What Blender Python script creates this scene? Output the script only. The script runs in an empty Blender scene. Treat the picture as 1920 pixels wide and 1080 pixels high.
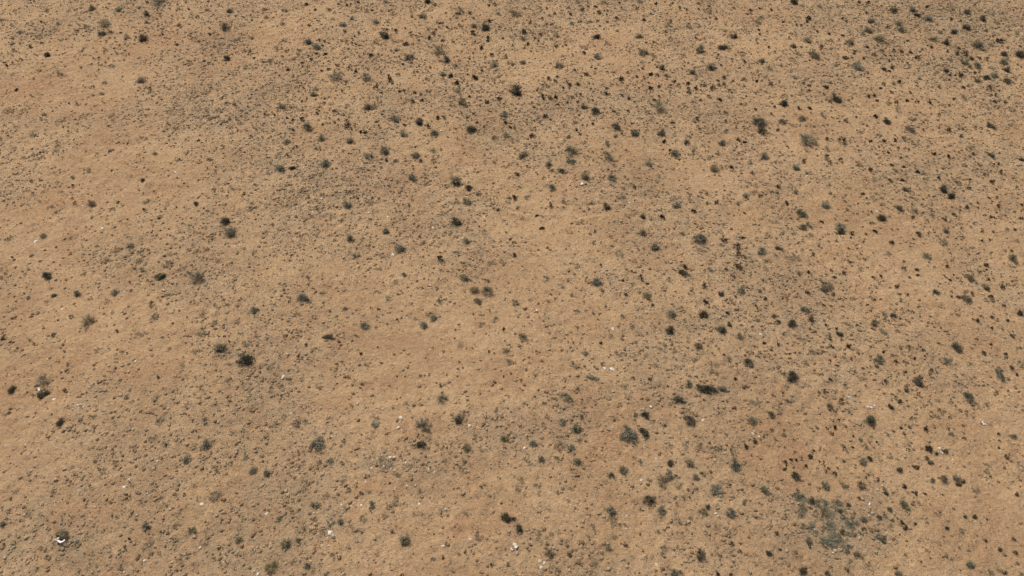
import bpy, math, random
import numpy as np
from mathutils import Vector

# ------------------------------------------------------------------ camera, sky, sun, exposure
scene = bpy.context.scene
C = scene.collection
CAM_Z, PITCH, HFOV = 30.0, math.radians(48.0), math.radians(70.0)
cam_data = bpy.data.cameras.new("camera")
cam_data.sensor_width = 36.0
cam_data.lens = 18.0 / math.tan(HFOV / 2)
cam_data.clip_end = 3000
cam = bpy.data.objects.new("camera", cam_data)
C.objects.link(cam)
cam.location = (0, 0, CAM_Z)
cam.rotation_euler = (math.pi / 2 - PITCH, 0, 0)
scene.camera = cam

SUN_EL, SUN_AZ = math.radians(52), math.radians(-35)      # azimuth from +Y (away from camera), negative = to the left
world = bpy.data.worlds.new("World")
scene.world = world
world.use_nodes = True
nt = world.node_tree
bg = nt.nodes["Background"]
sky = nt.nodes.new("ShaderNodeTexSky")
sky.sky_type = 'NISHITA'
sky.sun_disc = False
sky.sun_elevation = SUN_EL
sky.sun_rotation = SUN_AZ
sky.air_density = 1.0
sky.dust_density = 5.0
nt.links.new(sky.outputs[0], bg.inputs[0])
bg.inputs[1].default_value = 0.12
sun_data = bpy.data.lights.new("sun", 'SUN')
sun_data.energy = 3.1
sun_data.angle = math.radians(2.2)
sun_data.color = (1.0, 0.95, 0.87)
sun = bpy.data.objects.new("sun", sun_data)
C.objects.link(sun)
to_sun = Vector((math.sin(SUN_AZ) * math.cos(SUN_EL), math.cos(SUN_AZ) * math.cos(SUN_EL), math.sin(SUN_EL)))
sun.rotation_euler = to_sun.to_track_quat('Z', 'Y').to_euler()
sun.location = to_sun * 100
vs = scene.view_settings
vs.view_transform = 'Standard'
vs.look = 'None'
vs.gamma = 1.0
vs.exposure = 0.06
vs.use_curve_mapping = False

# ------------------------------------------------------------------ noise and terrain
def _hash(ix, iy, seed):
    h = (ix.astype(np.int64) * 374761393 + iy.astype(np.int64) * 668265263 + seed * 974634777) & 0xffffffff
    h = ((h ^ (h >> 13)) * 1274126177) & 0xffffffff
    h = ((h ^ (h >> 16)) * 2246822519) & 0xffffffff
    return (h ^ (h >> 15)) / 4294967295.0

def noise(x, y, scale, seed):
    """smooth gradient noise, about -1..1"""
    x = np.asarray(x, float) / scale + 1000.3; y = np.asarray(y, float) / scale + 1000.7
    ix = np.floor(x); iy = np.floor(y); fx = x - ix; fy = y - iy
    ux = fx * fx * fx * (fx * (fx * 6 - 15) + 10); uy = fy * fy * fy * (fy * (fy * 6 - 15) + 10)
    def g(jx, jy):
        a = _hash(ix + jx, iy + jy, seed) * 2 * np.pi
        return np.cos(a) * (fx - jx) + np.sin(a) * (fy - jy)
    a = g(0, 0) * (1 - ux) + g(1, 0) * ux
    b = g(0, 1) * (1 - ux) + g(1, 1) * ux
    return (a * (1 - uy) + b * uy) * 1.5

FPX = 960.0 / math.tan(HFOV / 2)
cp, sp = math.cos(PITCH), math.sin(PITCH)

def picture_of(x, y, z):
    """where a point of the plain was read on the survey sheets (1920 x 1080 units)"""
    d = y * cp + (CAM_Z - z) * sp
    up = y * sp - (CAM_Z - z) * cp
    return 960 + FPX * x / d, 540 - FPX * up / d, d

# sheet areas that are thickly covered (+) or bare (-): x, y, rx, ry, weight
COVER = [(250,330,150,55,-.75),(830,690,190,85,-.75),(60,440,90,80,-.5),(130,150,170,60,-.5),(320,90,160,40,-.25),(200,640,120,90,-.3),
         (1000,930,90,60,-.6),(1150,990,110,50,-.35),(1760,1000,150,70,-.6),(1560,880,120,50,-.4),(660,530,120,50,-.35),(1010,440,140,60,-.2),
         (760,1040,150,40,-.45),(1750,520,150,90,-.35),(60,800,130,90,-.35),(160,920,110,50,-.2),(420,880,70,60,-.15),(1850,820,80,60,-.4),(1180,850,70,40,-.5),
         (560,420,230,100,.45),(430,150,120,90,.5),(560,960,150,90,.45),(1590,985,85,65,.9),(1060,1060,120,30,.6),(1420,760,140,60,.3),
         (300,860,120,50,.35),(880,180,140,60,.45),(1120,140,120,60,.3),(1560,150,140,60,.35),(1500,480,120,60,.35),(1350,560,140,60,.25),
         (380,560,160,70,.25),(980,620,110,50,.2),(1180,640,120,60,.35),(720,860,80,40,.5),(400,1040,90,30,.4),(1780,60,120,40,.4),(380,270,150,60,.3),
         (600,830,60,40,.2),(1330,880,140,50,.2),(1000,790,90,60,.25),(620,300,150,60,.2),(1440,690,120,60,.3),(960,-10,1300,45,.5),(1800,70,150,70,.7),(715,868,34,20,1.4),(1600,985,80,60,.9)]

def cover(x, y):
    """how thickly low plants and crust cover the sand, 0..1"""
    px, py, d = picture_of(x, y, 0.0)
    c = 0.50 + 0.30 * noise(x, y, 6.5, 11) + 0.20 * noise(x, y, 2.3, 12) + 0.10 * noise(x, y, 0.9, 13)
    ok = d > 5
    for (a, b, rx, ry, w) in COVER:
        c = c + np.where(ok, (0.70 if w < 0 else 0.32) * w * np.exp(-((px - a) / rx) ** 2 - ((py - b) / ry) ** 2), 0)
    return np.clip(c, 0, 1)

def terrain_coarse(x, y):
    return 0.45 * noise(x, y, 31, 1) + 0.22 * noise(x, y, 12, 2) + 0.06 * noise(x, y, 4.1, 3)

def terrain(x, y):
    rough = np.clip(.75 + .6 * noise(x, y, 5.0, 14), .25, 1.3)
    return (terrain_coarse(x, y) + 0.035 * noise(x, y, 1.3, 4)
            + rough * (0.075 * np.abs(noise(x, y, 0.75, 5)) + 0.055 * noise(x, y, 0.42, 6)))

def ground_at(px, py, lift=0.0):
    """sheet reading -> point of the plain; lift = height above the sand at which the reading was taken"""
    px = np.asarray(px, float); py = np.asarray(py, float)
    u = (px - 960) / FPX; v = (540 - py) / FPX
    dx, dy, dz = u, cp + v * sp, -sp + v * cp
    z = np.zeros_like(px)
    for _ in range(8):
        t = (CAM_Z - z) / -dz
        x, y = dx * t, dy * t
        z = terrain(x, y) + lift
    return x, y, z - lift, t

# ------------------------------------------------------------------ mesh and material helpers
def build_mesh(name, co, faces, mats, attrs=None, smooth=False):
    """co (n,3); faces (m,k) int array with k = 3 or 4; attrs {name: (domain, type, flat array)}"""
    co = np.ascontiguousarray(co, dtype=np.float32); faces = np.ascontiguousarray(faces, dtype=np.int32)
    me = bpy.data.meshes.new(name)
    m, k = faces.shape
    me.vertices.add(len(co)); me.vertices.foreach_set("co", co.ravel())
    me.loops.add(m * k); me.loops.foreach_set("vertex_index", faces.ravel())
    me.polygons.add(m)
    me.polygons.foreach_set("loop_start", np.arange(0, m * k, k, dtype=np.int32))
    try: me.polygons.foreach_set("loop_total", np.full(m, k, dtype=np.int32))
    except Exception: pass
    for an, (dom, typ, arr) in (attrs or {}).items():
        a = me.attributes.new(an, typ, dom)
        a.data.foreach_set("value" if typ == 'FLOAT' else "vector", np.ascontiguousarray(arr, dtype=np.float32).ravel())
    me.update(calc_edges=True)
    me.polygons.foreach_set("use_smooth", np.full(m, smooth, dtype=bool))
    for mt in mats: me.materials.append(mt)
    return me

def obj(name, me, parent=None):
    o = bpy.data.objects.new(name, me); C.objects.link(o)
    if parent is not None: o.parent = parent
    return o

class Nodes:
    def __init__(self, name):
        self.mat = bpy.data.materials.new(name); self.mat.use_nodes = True
        self.t = self.mat.node_tree; self.b = self.t.nodes["Principled BSDF"]
    def n(self, kind, **kw):
        nd = self.t.nodes.new(kind)
        for k, v in kw.items():
            if k.startswith("i_"):
                key = k[2:]; nd.inputs[int(key) if key.isdigit() else key].default_value = v
            else: setattr(nd, k, v)
        return nd
    def l(self, a, b): self.t.links.new(a, b)
    def noise(self, vec, scale, detail=4, rough=.6):
        nd = self.n("ShaderNodeTexNoise"); nd.inputs["Scale"].default_value = scale
        nd.inputs["Detail"].default_value = detail; nd.inputs["Roughness"].default_value = rough
        self.l(vec, nd.inputs["Vector"]); return nd.outputs[0]
    def ramp(self, fac, stops):
        nd = self.n("ShaderNodeValToRGB"); e = nd.color_ramp.elements
        while len(e) < len(stops): e.new(0.5)
        for s, (p, c) in zip(e, stops):
            s.position = p; s.color = (c[0], c[1], c[2], 1) if hasattr(c, '__len__') else (c, c, c, 1)
        self.l(fac, nd.inputs[0]); return nd.outputs[0]
    def mix(self, fac, a, b, mode='MIX'):
        nd = self.n("ShaderNodeMix", data_type='RGBA', blend_type=mode)
        for sock, val in ((nd.inputs[0], fac), (nd.inputs[6], a), (nd.inputs[7], b)):
            if hasattr(val, 'links'): self.l(val, sock)
            elif hasattr(val, '__len__'): sock.default_value = (val[0], val[1], val[2], 1)
            else: sock.default_value = val
        return nd.outputs[2]
    def math(self, op, a, b=None):
        nd = self.n("ShaderNodeMath", operation=op)
        for i, v in enumerate((a, b)):
            if v is None: continue
            if hasattr(v, 'links'): self.l(v, nd.inputs[i])
            else: nd.inputs[i].default_value = v
        return nd.outputs[0]
    def attr(self, name):
        nd = self.n("ShaderNodeAttribute"); nd.attribute_name = name; return nd

def plant_material(name, dark, mid, pale, rnd=0.35, hues=False):
    """leaf colours from each leaf's own tint, shifted a little from plant to plant"""
    N = Nodes(name)
    tint = N.attr("tint").outputs["Fac"]
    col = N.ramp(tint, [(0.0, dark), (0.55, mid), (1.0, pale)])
    info = N.n("ShaderNodeObjectInfo")
    fac = N.n("ShaderNodeMapRange"); N.l(info.outputs["Random"], fac.inputs[0])
    fac.inputs[3].default_value = 1 - rnd; fac.inputs[4].default_value = 1 + rnd
    col = N.mix(1.0, col, fac.outputs[0], 'MULTIPLY')
    if hues:                                             # plants of several kinds: brownish, olive, grey, silvery
        wn = N.n("ShaderNodeTexWhiteNoise", noise_dimensions='1D'); N.l(info.outputs["Random"], wn.inputs["W"])
        hue = N.ramp(wn.outputs["Value"], [(0.0, (1.10, 0.94, 0.78)), (0.22, (1.03, 0.98, 0.86)), (0.65, (0.98, 1.00, 0.98)), (1.0, (1.08, 1.07, 1.06))])
        col = N.mix(1.0, col, hue, 'MULTIPLY')
    N.l(col, N.b.inputs["Base Color"])
    N.b.inputs["Roughness"].default_value = 0.85
    N.b.inputs["Specular IOR Level"].default_value = 0.15
    tr = N.n("ShaderNodeBsdfTranslucent"); N.l(col, tr.inputs[0])       # thin leaves let some sun through
    mx = N.n("ShaderNodeMixShader"); mx.inputs[0].default_value = 0.35
    N.l(N.b.outputs[0], mx.inputs[1]); N.l(tr.outputs[0], mx.inputs[2])
    N.l(mx.outputs[0], N.t.nodes["Material Output"].inputs[0])
    return N.mat

MAT = {}
MAT['g'] = plant_material("sage_leaf", (0.118, 0.108, 0.073), (0.272, 0.252, 0.178), (0.490, 0.450, 0.325), .20, True)
MAT['d'] = plant_material("dark_leaf", (0.054, 0.048, 0.032), (0.122, 0.112, 0.078), (0.275, 0.252, 0.178), .25, True)
MAT['p'] = plant_material("mat_leaf", (0.255, 0.192, 0.116), (0.380, 0.300, 0.188), (0.560, 0.455, 0.298), .2)
MAT['y'] = plant_material("straw_leaf", (0.10, 0.09, 0.04), (0.27, 0.24, 0.12), (0.44, 0.39, 0.22), .1)
MAT['t'] = plant_material("tuft_leaf", (0.032, 0.021, 0.012), (0.062, 0.041, 0.023), (0.122, 0.086, 0.050), .3)
MAT['clod'] = plant_material("clod_earth", (0.135, 0.083, 0.045), (0.330, 0.220, 0.122), (0.540, 0.420, 0.265), 0)
MAT['stem'] = plant_material("woody_stem", (0.09, 0.075, 0.058), (0.20, 0.172, 0.135), (0.36, 0.32, 0.26), .2)

def stone_material():
    N = Nodes("pale_stone")
    tc = N.n("ShaderNodeTexCoord").outputs["Object"]
    info = N.n("ShaderNodeObjectInfo")
    base = N.ramp(N.noise(tc, 2.2, 5), [(0.30, (0.34, 0.29, 0.21)), (0.48, (0.56, 0.51, 0.41)), (0.72, (0.68, 0.64, 0.55))])
    tone = N.ramp(info.outputs["Random"], [(0.0, (0.86, 0.80, 0.70)), (0.5, (1.0, 0.97, 0.92)), (1.0, (1.08, 1.06, 1.04))])
    N.l(N.mix(1.0, base, tone, 'MULTIPLY'), N.b.inputs["Base Color"])
    N.b.inputs["Roughness"].default_value = 0.9
    bp = N.n("ShaderNodeBump"); bp.inputs["Strength"].default_value = 0.5; bp.inputs["Distance"].default_value = 0.03
    N.l(N.noise(tc, 7, 6), bp.inputs["Height"]); N.l(bp.outputs[0], N.b.inputs["Normal"])
    return N.mat
MAT['w'] = stone_material()

def scrap_material():
    N = Nodes("white_plastic")
    tc = N.n("ShaderNodeTexCoord").outputs["Object"]
    N.l(N.ramp(N.noise(tc, 3, 4), [(0.35, (0.46, 0.43, 0.38)), (0.6, (0.72, 0.70, 0.67))]), N.b.inputs["Base Color"])
    N.b.inputs["Roughness"].default_value = 0.45
    return N.mat
MAT['s'] = scrap_material()

def brick_material():
    N = Nodes("rusty_brick")
    tc = N.n("ShaderNodeTexCoord").outputs["Object"]
    N.l(N.ramp(N.noise(tc, 9, 4), [(0.3, (0.10, 0.045, 0.02)), (0.65, (0.26, 0.12, 0.06))]), N.b.inputs["Base Color"])
    N.b.inputs["Roughness"].default_value = 0.9
    return N.mat
MAT['b'] = brick_material()

def pebble_material():
    N = Nodes("tan_pebble")
    P = N.n("ShaderNodeNewGeometry").outputs["Position"]
    N.l(N.ramp(N.noise(P, 3.0, 2), [(0.35, (0.26, 0.17, 0.10)), (0.55, (0.42, 0.30, 0.19)), (0.68, (0.58, 0.50, 0.40))]), N.b.inputs["Base Color"])
    N.b.inputs["Roughness"].default_value = 0.9
    return N.mat
MAT['pebble'] = pebble_material()

# ------------------------------------------------------------------ the ground: one sheet to the horizon
def ground_lines(a, b, step, reach, n):
    core = np.arange(a, b + step / 2, step)
    g = np.geomspace(step * 2, reach, n)
    return np.concatenate([a - g[::-1], core, b + g])
STEP = 0.135
gx = ground_lines(-53.0, 53.0, STEP, 1500, 34); gy = ground_lines(8.0, 67.0, STEP, 1500, 34)
X, Y = np.meshgrid(gx, gy)
xf, yf = X.ravel(), Y.ravel()
zf = terrain(xf, yf)
far = np.maximum(np.abs(xf) - 60, 0) + np.maximum(yf - 75, 0) + np.maximum(-yf, 0)
zf = np.where(far > 60, 0.45 * noise(xf, yf, 180, 8) * np.minimum(far / 40, 14), zf)
crust = cover(xf, yf)
# rust-stained earth seen here and there: x, y, rx, ry, weight
RUST = [(60,170,140,50,.8),(330,80,140,28,.9),(60,400,90,50,.7),(560,885,60,26,.9),(1510,850,110,36,.8),(1270,760,150,50,.6),(640,740,30,60,.6),(420,440,70,30,.6),
        (150,690,120,50,.5),(880,990,120,16,.7),(690,915,40,16,.9),(1400,400,120,40,.5),(1180,880,80,40,.6),(200,970,140,40,.5),(1050,800,120,30,.5),(1640,560,110,40,.4),(300,620,90,40,.4)]
ppx, ppy, pd = picture_of(xf, yf, 0.0)
rust = .35 * noise(xf, yf, 9.0, 91) + .25 * noise(xf, yf, 3.0, 92)
for (a, b, rx, ry, w) in RUST: rust = rust + np.where(pd > 5, w * np.exp(-((ppx - a) / rx) ** 2 - ((ppy - b) / ry) ** 2), 0)
rust = np.clip(rust, 0, 1)
nx, ny = len(gx), len(gy)
i = np.arange(nx * ny).reshape(ny, nx)
quads = np.stack([i[:-1, :-1], i[:-1, 1:], i[1:, 1:], i[1:, :-1]], -1).reshape(-1, 4)

def ground_material():
    N = Nodes("desert_sand")
    P = N.n("ShaderNodeNewGeometry").outputs["Position"]
    sand = N.ramp(N.noise(P, 0.20, 6, .68), [(0.30, (0.340, 0.213, 0.114)), (0.44, (0.393, 0.257, 0.139)), (0.56, (0.440, 0.294, 0.161)), (0.72, (0.405, 0.278, 0.162))])
    # orange-red, finely broken earth
    red = N.ramp(N.math('ADD', N.noise(P, 0.75, 7, .75), N.math('MULTIPLY', N.attr("rust").outputs["Fac"], 0.16)), [(0.49, 0.0), (0.68, 0.58)])
    sand = N.mix(red, sand, (0.362, 0.206, 0.108))
    # grey crust and plant litter where the low plants stand
    cr = N.attr("crust").outputs["Fac"]
    crm = N.math('MULTIPLY', N.ramp(cr, [(0.35, 0.0), (0.95, 0.75)]), N.ramp(N.noise(P, 1.3, 6, .75), [(0.38, 0.10), (0.58, 1.0)]))
    sand = N.mix(crm, sand, (0.265, 0.206, 0.136))
    # grains, crumbs and small litter
    fine = N.ramp(N.noise(P, 5.5, 7, .8), [(0.32, 0.55), (0.45, 0.92), (0.56, 1.06), (0.70, 1.38)])
    sand = N.mix(1.0, sand, fine, 'MULTIPLY')
    speck = N.ramp(N.noise(P, 11.0, 4, .7), [(0.55, 0.0), (0.64, 0.70)])
    sand = N.mix(speck, sand, (0.155, 0.100, 0.060))
    N.l(sand, N.b.inputs["Base Color"])
    N.b.inputs["Roughness"].default_value = 0.95
    N.b.inputs["Specular IOR Level"].default_value = 0.1
    b1 = N.n("ShaderNodeBump"); b1.inputs["Strength"].default_value = 1.0; b1.inputs["Distance"].default_value = 0.13
    N.l(N.noise(P, 7.0, 6, .72), b1.inputs["Height"])
    N.l(b1.outputs[0], N.b.inputs["Normal"])
    return N.mat
ground = obj("ground", build_mesh("ground", np.stack([xf, yf, zf], 1), quads, [ground_material()],
             {"crust": ('POINT', 'FLOAT', crust), "rust": ('POINT', 'FLOAT', rust)}, smooth=True))
ground["kind"] = "structure"

# ------------------------------------------------------------------ plant shapes (unit: crown radius 1)
def leaves(rng, pos, direc, length, width, tint):
    """one pointed leaf (two triangles, slightly folded) at each pos along direc"""
    n = len(pos)
    direc = direc / np.linalg.norm(direc, axis=1, keepdims=True)
    side = np.cross(direc, rng.normal(size=(n, 3)) * .55 + np.array([[0, 0, 1.0]])); side /= np.linalg.norm(side, axis=1, keepdims=True) + 1e-9
    L = length[:, None]; W = width[:, None]
    a = pos; b = pos + direc * L * .55 + side * W; c = pos + direc * L; d = pos + direc * L * .45 - side * W
    co = np.stack([a, b, c, d], 1).reshape(-1, 3)
    k = np.arange(n)[:, None] * 4
    f = np.concatenate([k + np.array([[0, 1, 2]]), k + np.array([[0, 2, 3]])], 0)
    return co, f, np.repeat(tint, 4)

def crown(seed, n_clump=34, per=42, height=1.0, spread=1.0, leaf=(.11, .20), width=.035, lop=.25, flat=False):
    """shrub crown: sprays of leaves on an uneven dome with gaps between them; also returns the spray tips"""
    rng = np.random.default_rng(seed)
    lob = rng.normal(size=(5, 3)); lob /= np.linalg.norm(lob, axis=1, keepdims=True)
    amp = rng.uniform(-lop, lop, 5)
    gap = rng.uniform(0, 2 * np.pi)
    cos_, fs, ts, tips, base = [], [], [], [], 0
    for k in range(n_clump):
        az = rng.uniform(0, 2 * np.pi); el = np.arcsin(rng.uniform(0.02, 1.0) ** (1.35 if flat else .95))
        if math.cos(az - gap) > .55 and el < .9 and rng.uniform() < .7: continue
        u = np.array([np.cos(az) * np.cos(el), np.sin(az) * np.cos(el), np.sin(el)])
        r = rng.uniform(.55, .95) * (1 + (amp * np.clip(lob @ u, 0, 1)).sum() * 1.6)
        tip = u * r * np.array([spread, spread, height]); tip[2] = max(tip[2], .05)
        tips.append(tip)
        n = int(per * rng.uniform(.6, 1.4))
        s = rng.uniform(.35, 1.05, n) ** .7
        pos = tip[None] * s[:, None] + rng.normal(size=(n, 3)) * (.06 + .10 * s[:, None])
        pos[:, 2] = np.maximum(pos[:, 2], .015)
        dr = u[None] * .8 + rng.normal(size=(n, 3)) * .55 + np.array([[0, 0, .35]])
        ct = rng.normal(0, .17)
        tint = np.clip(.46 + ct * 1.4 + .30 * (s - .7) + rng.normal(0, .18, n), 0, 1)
        co, f, t = leaves(rng, pos, dr, rng.uniform(*leaf, n), np.full(n, width) * rng.uniform(.7, 1.3, n), tint)
        cos_.append(co); fs.append(f + base); ts.append(t); base += len(co)
    return np.concatenate(cos_), np.concatenate(fs), np.concatenate(ts), np.array(tips)

def stems(seed, tips, rad=.022):
    """woody stems: a bent three-sided tapering stick from the root to each spray"""
    rng = np.random.default_rng(seed)
    cos_, fs, base = [], [], 0
    for tip in tips:
        tip = tip * rng.uniform(.85, 1.3)
        mid = tip * .5 + rng.normal(size=3) * .06; mid[2] = abs(mid[2]) * .8
        pts = [np.array([rng.normal() * .05, rng.normal() * .05, -.08]), mid, tip]
        for q, (p, r) in enumerate(zip(pts, (rad, rad * .7, rad * .2))):
            ang = np.arange(3) * 2.094
            cos_.append(p + np.stack([np.cos(ang) * r, np.sin(ang) * r, np.zeros(3)], 1))
        for q in range(2):
            for j in range(3):
                a, b = base + q * 3 + j, base + q * 3 + (j + 1) % 3
                fs.append((a, b, b + 3)); fs.append((a, b + 3, a + 3))
        base += 9
    return np.concatenate(cos_), np.array(fs), np.random.default_rng(seed + 5).uniform(.2, .9, base)

def mat_plant(seed, n=14):
    """mat plant: low cushions of short leaves scattered over an uneven patch"""
    rng = np.random.default_rng(seed)
    cos_, fs, ts, base = [], [], [], 0
    for k in range(n):
        az = rng.uniform(0, 2 * np.pi); rr = rng.uniform(0, 1) ** .6 * .85
        c = np.array([np.cos(az) * rr, np.sin(az) * rr, 0.0]); cr = rng.uniform(.12, .30)
        m = 20
        d = rng.normal(size=(m, 3)); d[:, 2] = np.abs(d[:, 2]) + .3; d /= np.linalg.norm(d, axis=1, keepdims=True)
        pos = c + d * cr * np.array([[.85, .85, .7]]) * rng.uniform(.5, 1, (m, 1))
        tint = np.clip(.40 + rng.normal(0, .16) + .35 * d[:, 2] - .15 + rng.normal(0, .15, m), 0, 1)
        co, f, t = leaves(rng, pos, d + rng.normal(size=(m, 3)) * .5, rng.uniform(.10, .20, m), np.full(m, .045), tint)
        cos_.append(co); fs.append(f + base); ts.append(t); base += len(co)
        w = np.array([-c[1], c[0], 0]) / (np.linalg.norm(c) + 1e-6) * .03      # creeping runner back to the root
        run = np.array([-w, w, c + w + [0, 0, .08], c - w + [0, 0, .08]]); run[:2, 2] += .06
        cos_.append(run); fs.append(np.array([[0, 1, 2], [0, 2, 3]]) + base); ts.append(np.full(4, .2)); base += 4
    return np.concatenate(cos_), np.concatenate(fs), np.concatenate(ts)

def plant_mesh(name, co, f, t, mat):
    return build_mesh(name, co, f, [MAT[mat]], {"tint": ('POINT', 'FLOAT', t)})

SHAPE = {'g': [], 'd': [], 'y': [], 't': [], 'p': []}
STEM = {'g': [], 'd': [], 'y': []}
for k in range(12):
    h = .85 + .35 * ((k * 7) % 5) / 4
    co, f, t, tips = crown(100 + k, 30 + 2 * (k % 5), 34, h, 1.0, leaf=(.12, .24), width=.05, lop=.34 + .06 * (k % 3))
    SHAPE['g'].append((co, f, t)); STEM['g'].append(stems(300 + k, tips))
for k in range(10):                                      # thin, see-through young shrubs
    co, f, t, tips = crown(160 + k, 15 + k % 4, 26, .7 + .05 * (k % 4), 1.0, leaf=(.14, .26), width=.05, lop=.35, flat=True)
    SHAPE['g'].append((co, f, t)); STEM['g'].append(stems(320 + k, tips))
for k in range(10):
    co, f, t, tips = crown(140 + k, 30 + 3 * (k % 4), 44, .75 + .08 * (k % 5), 1.0, leaf=(.12, .22), width=.045, lop=.42)
    SHAPE['d'].append((co, f, t)); STEM['d'].append(stems(340 + k, tips))
for k in range(3):
    co, f, t, tips = crown(180 + k, 26, 34, .8, 1.0, leaf=(.12, .22), width=.04, lop=.35)
    SHAPE['y'].append((co, f, t)); STEM['y'].append(stems(380 + k, tips))
for k in range(8):
    co, f, t, tips = crown(200 + k, 12, 12, 1.0, 1.0, leaf=(.35, .60), width=.10, lop=.3)
    SHAPE['t'].append((co, f, t))
for k in range(12):
    SHAPE['p'].append(mat_plant(240 + k, 10 + k % 7))
MESH = {k: [plant_mesh({'g': 'sage_foliage', 'd': 'dark_foliage', 'y': 'straw_foliage', 't': 'tuft_blades', 'p': 'mat_cushions'}[k], co, f, t, k)
            for co, f, t in v] for k, v in SHAPE.items()}
STEMMESH = {k: [plant_mesh("stem_wood", co, f, t, 'stem') for co, f, t in v] for k, v in STEM.items()}

# ----------------------------------------------------------------------------------------------
# Survey of the plain: readings of every plant, stone and scrap, 16 sheets of 480 x 270 units, four
# readings to the unit: "x,y,width" with an optional ",length ratio,axis angle". They are turned into
# ground positions and real sizes further down.
# g grey-green shrub, d dark shrub, p pale mat plant, y straw-coloured shrub, t dark tuft,
# w pale stone, s white scrap
SHEETS = {}
SHEETS[0,0] = dict(
g="690,55,70 890,65,80 345,70,60 650,195,55 155,235,50 760,245,75 945,268,60 1480,300,50 1045,50,50 1340,60,45 1550,70,45 835,490,65 610,500,45 450,540,50 295,522,40 1050,600,80 755,700,50 697,712,30 700,645,40 325,858,55 250,1005,55 1880,280,50 1605,345,45 1875,375,50 1840,500,60 1755,780,45 810,940,40 1315,968,35 1530,450,40 1340,180,60 1100,160,50 780,170,70 520,187,35 430,178,45 275,268,40 15,143,40 90,320,45 1190,5,90 1720,890,45 1800,922,45",
d="1100,100,55 1070,287,80 1685,205,85 1725,85,60 1330,330,40 1700,430,80 355,408,65",
p="780,615,55 620,370,60,2.0,-28 840,865,70 190,810,90 60,825,100 710,790,45 1420,470,60 1770,290,70 110,375,60 100,550,60",
t="300,120,15 345,120,14 380,105,13 305,165,28 95,290,22 150,325,18 160,300,14 225,345,25 310,320,28 375,310,12 440,298,14 265,222,16 205,260,12 150,440,24 95,468,18 25,467,14 45,490,28 120,668,32 258,588,20 577,780,24 518,772,18 445,792,14 422,806,14 740,427,18 790,470,20 810,436,14 782,384,16 875,402,20 910,400,14 935,377,20 825,283,14 795,307,14 840,330,12 893,333,14 972,320,12 1005,327,14 945,293,16 1020,275,18 1045,230,14 1070,230,14 1088,245,12 910,243,20 825,237,30 575,257,18 570,232,25 1222,254,24 1185,190,14 1225,607,18 1172,605,12 1055,665,14 1033,678,14 1125,663,32 1430,247,14 1635,258,14 1600,250,14 1575,262,20 1250,285,14 1770,122,16 1830,130,16 1878,115,16 1745,158,14 1485,127,26 1100,10,26 1330,33,18 1415,70,20 1620,75,14 1560,10,20 1885,1018,24 1485,1048,28 1665,728,14 1885,708,20 1775,895,18 1655,930,22 1415,178,14 1330,245,12 1815,195,12 1860,410,14 1905,432,24",
w="1440,741,14 1355,742,13 1035,615,18")
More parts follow.
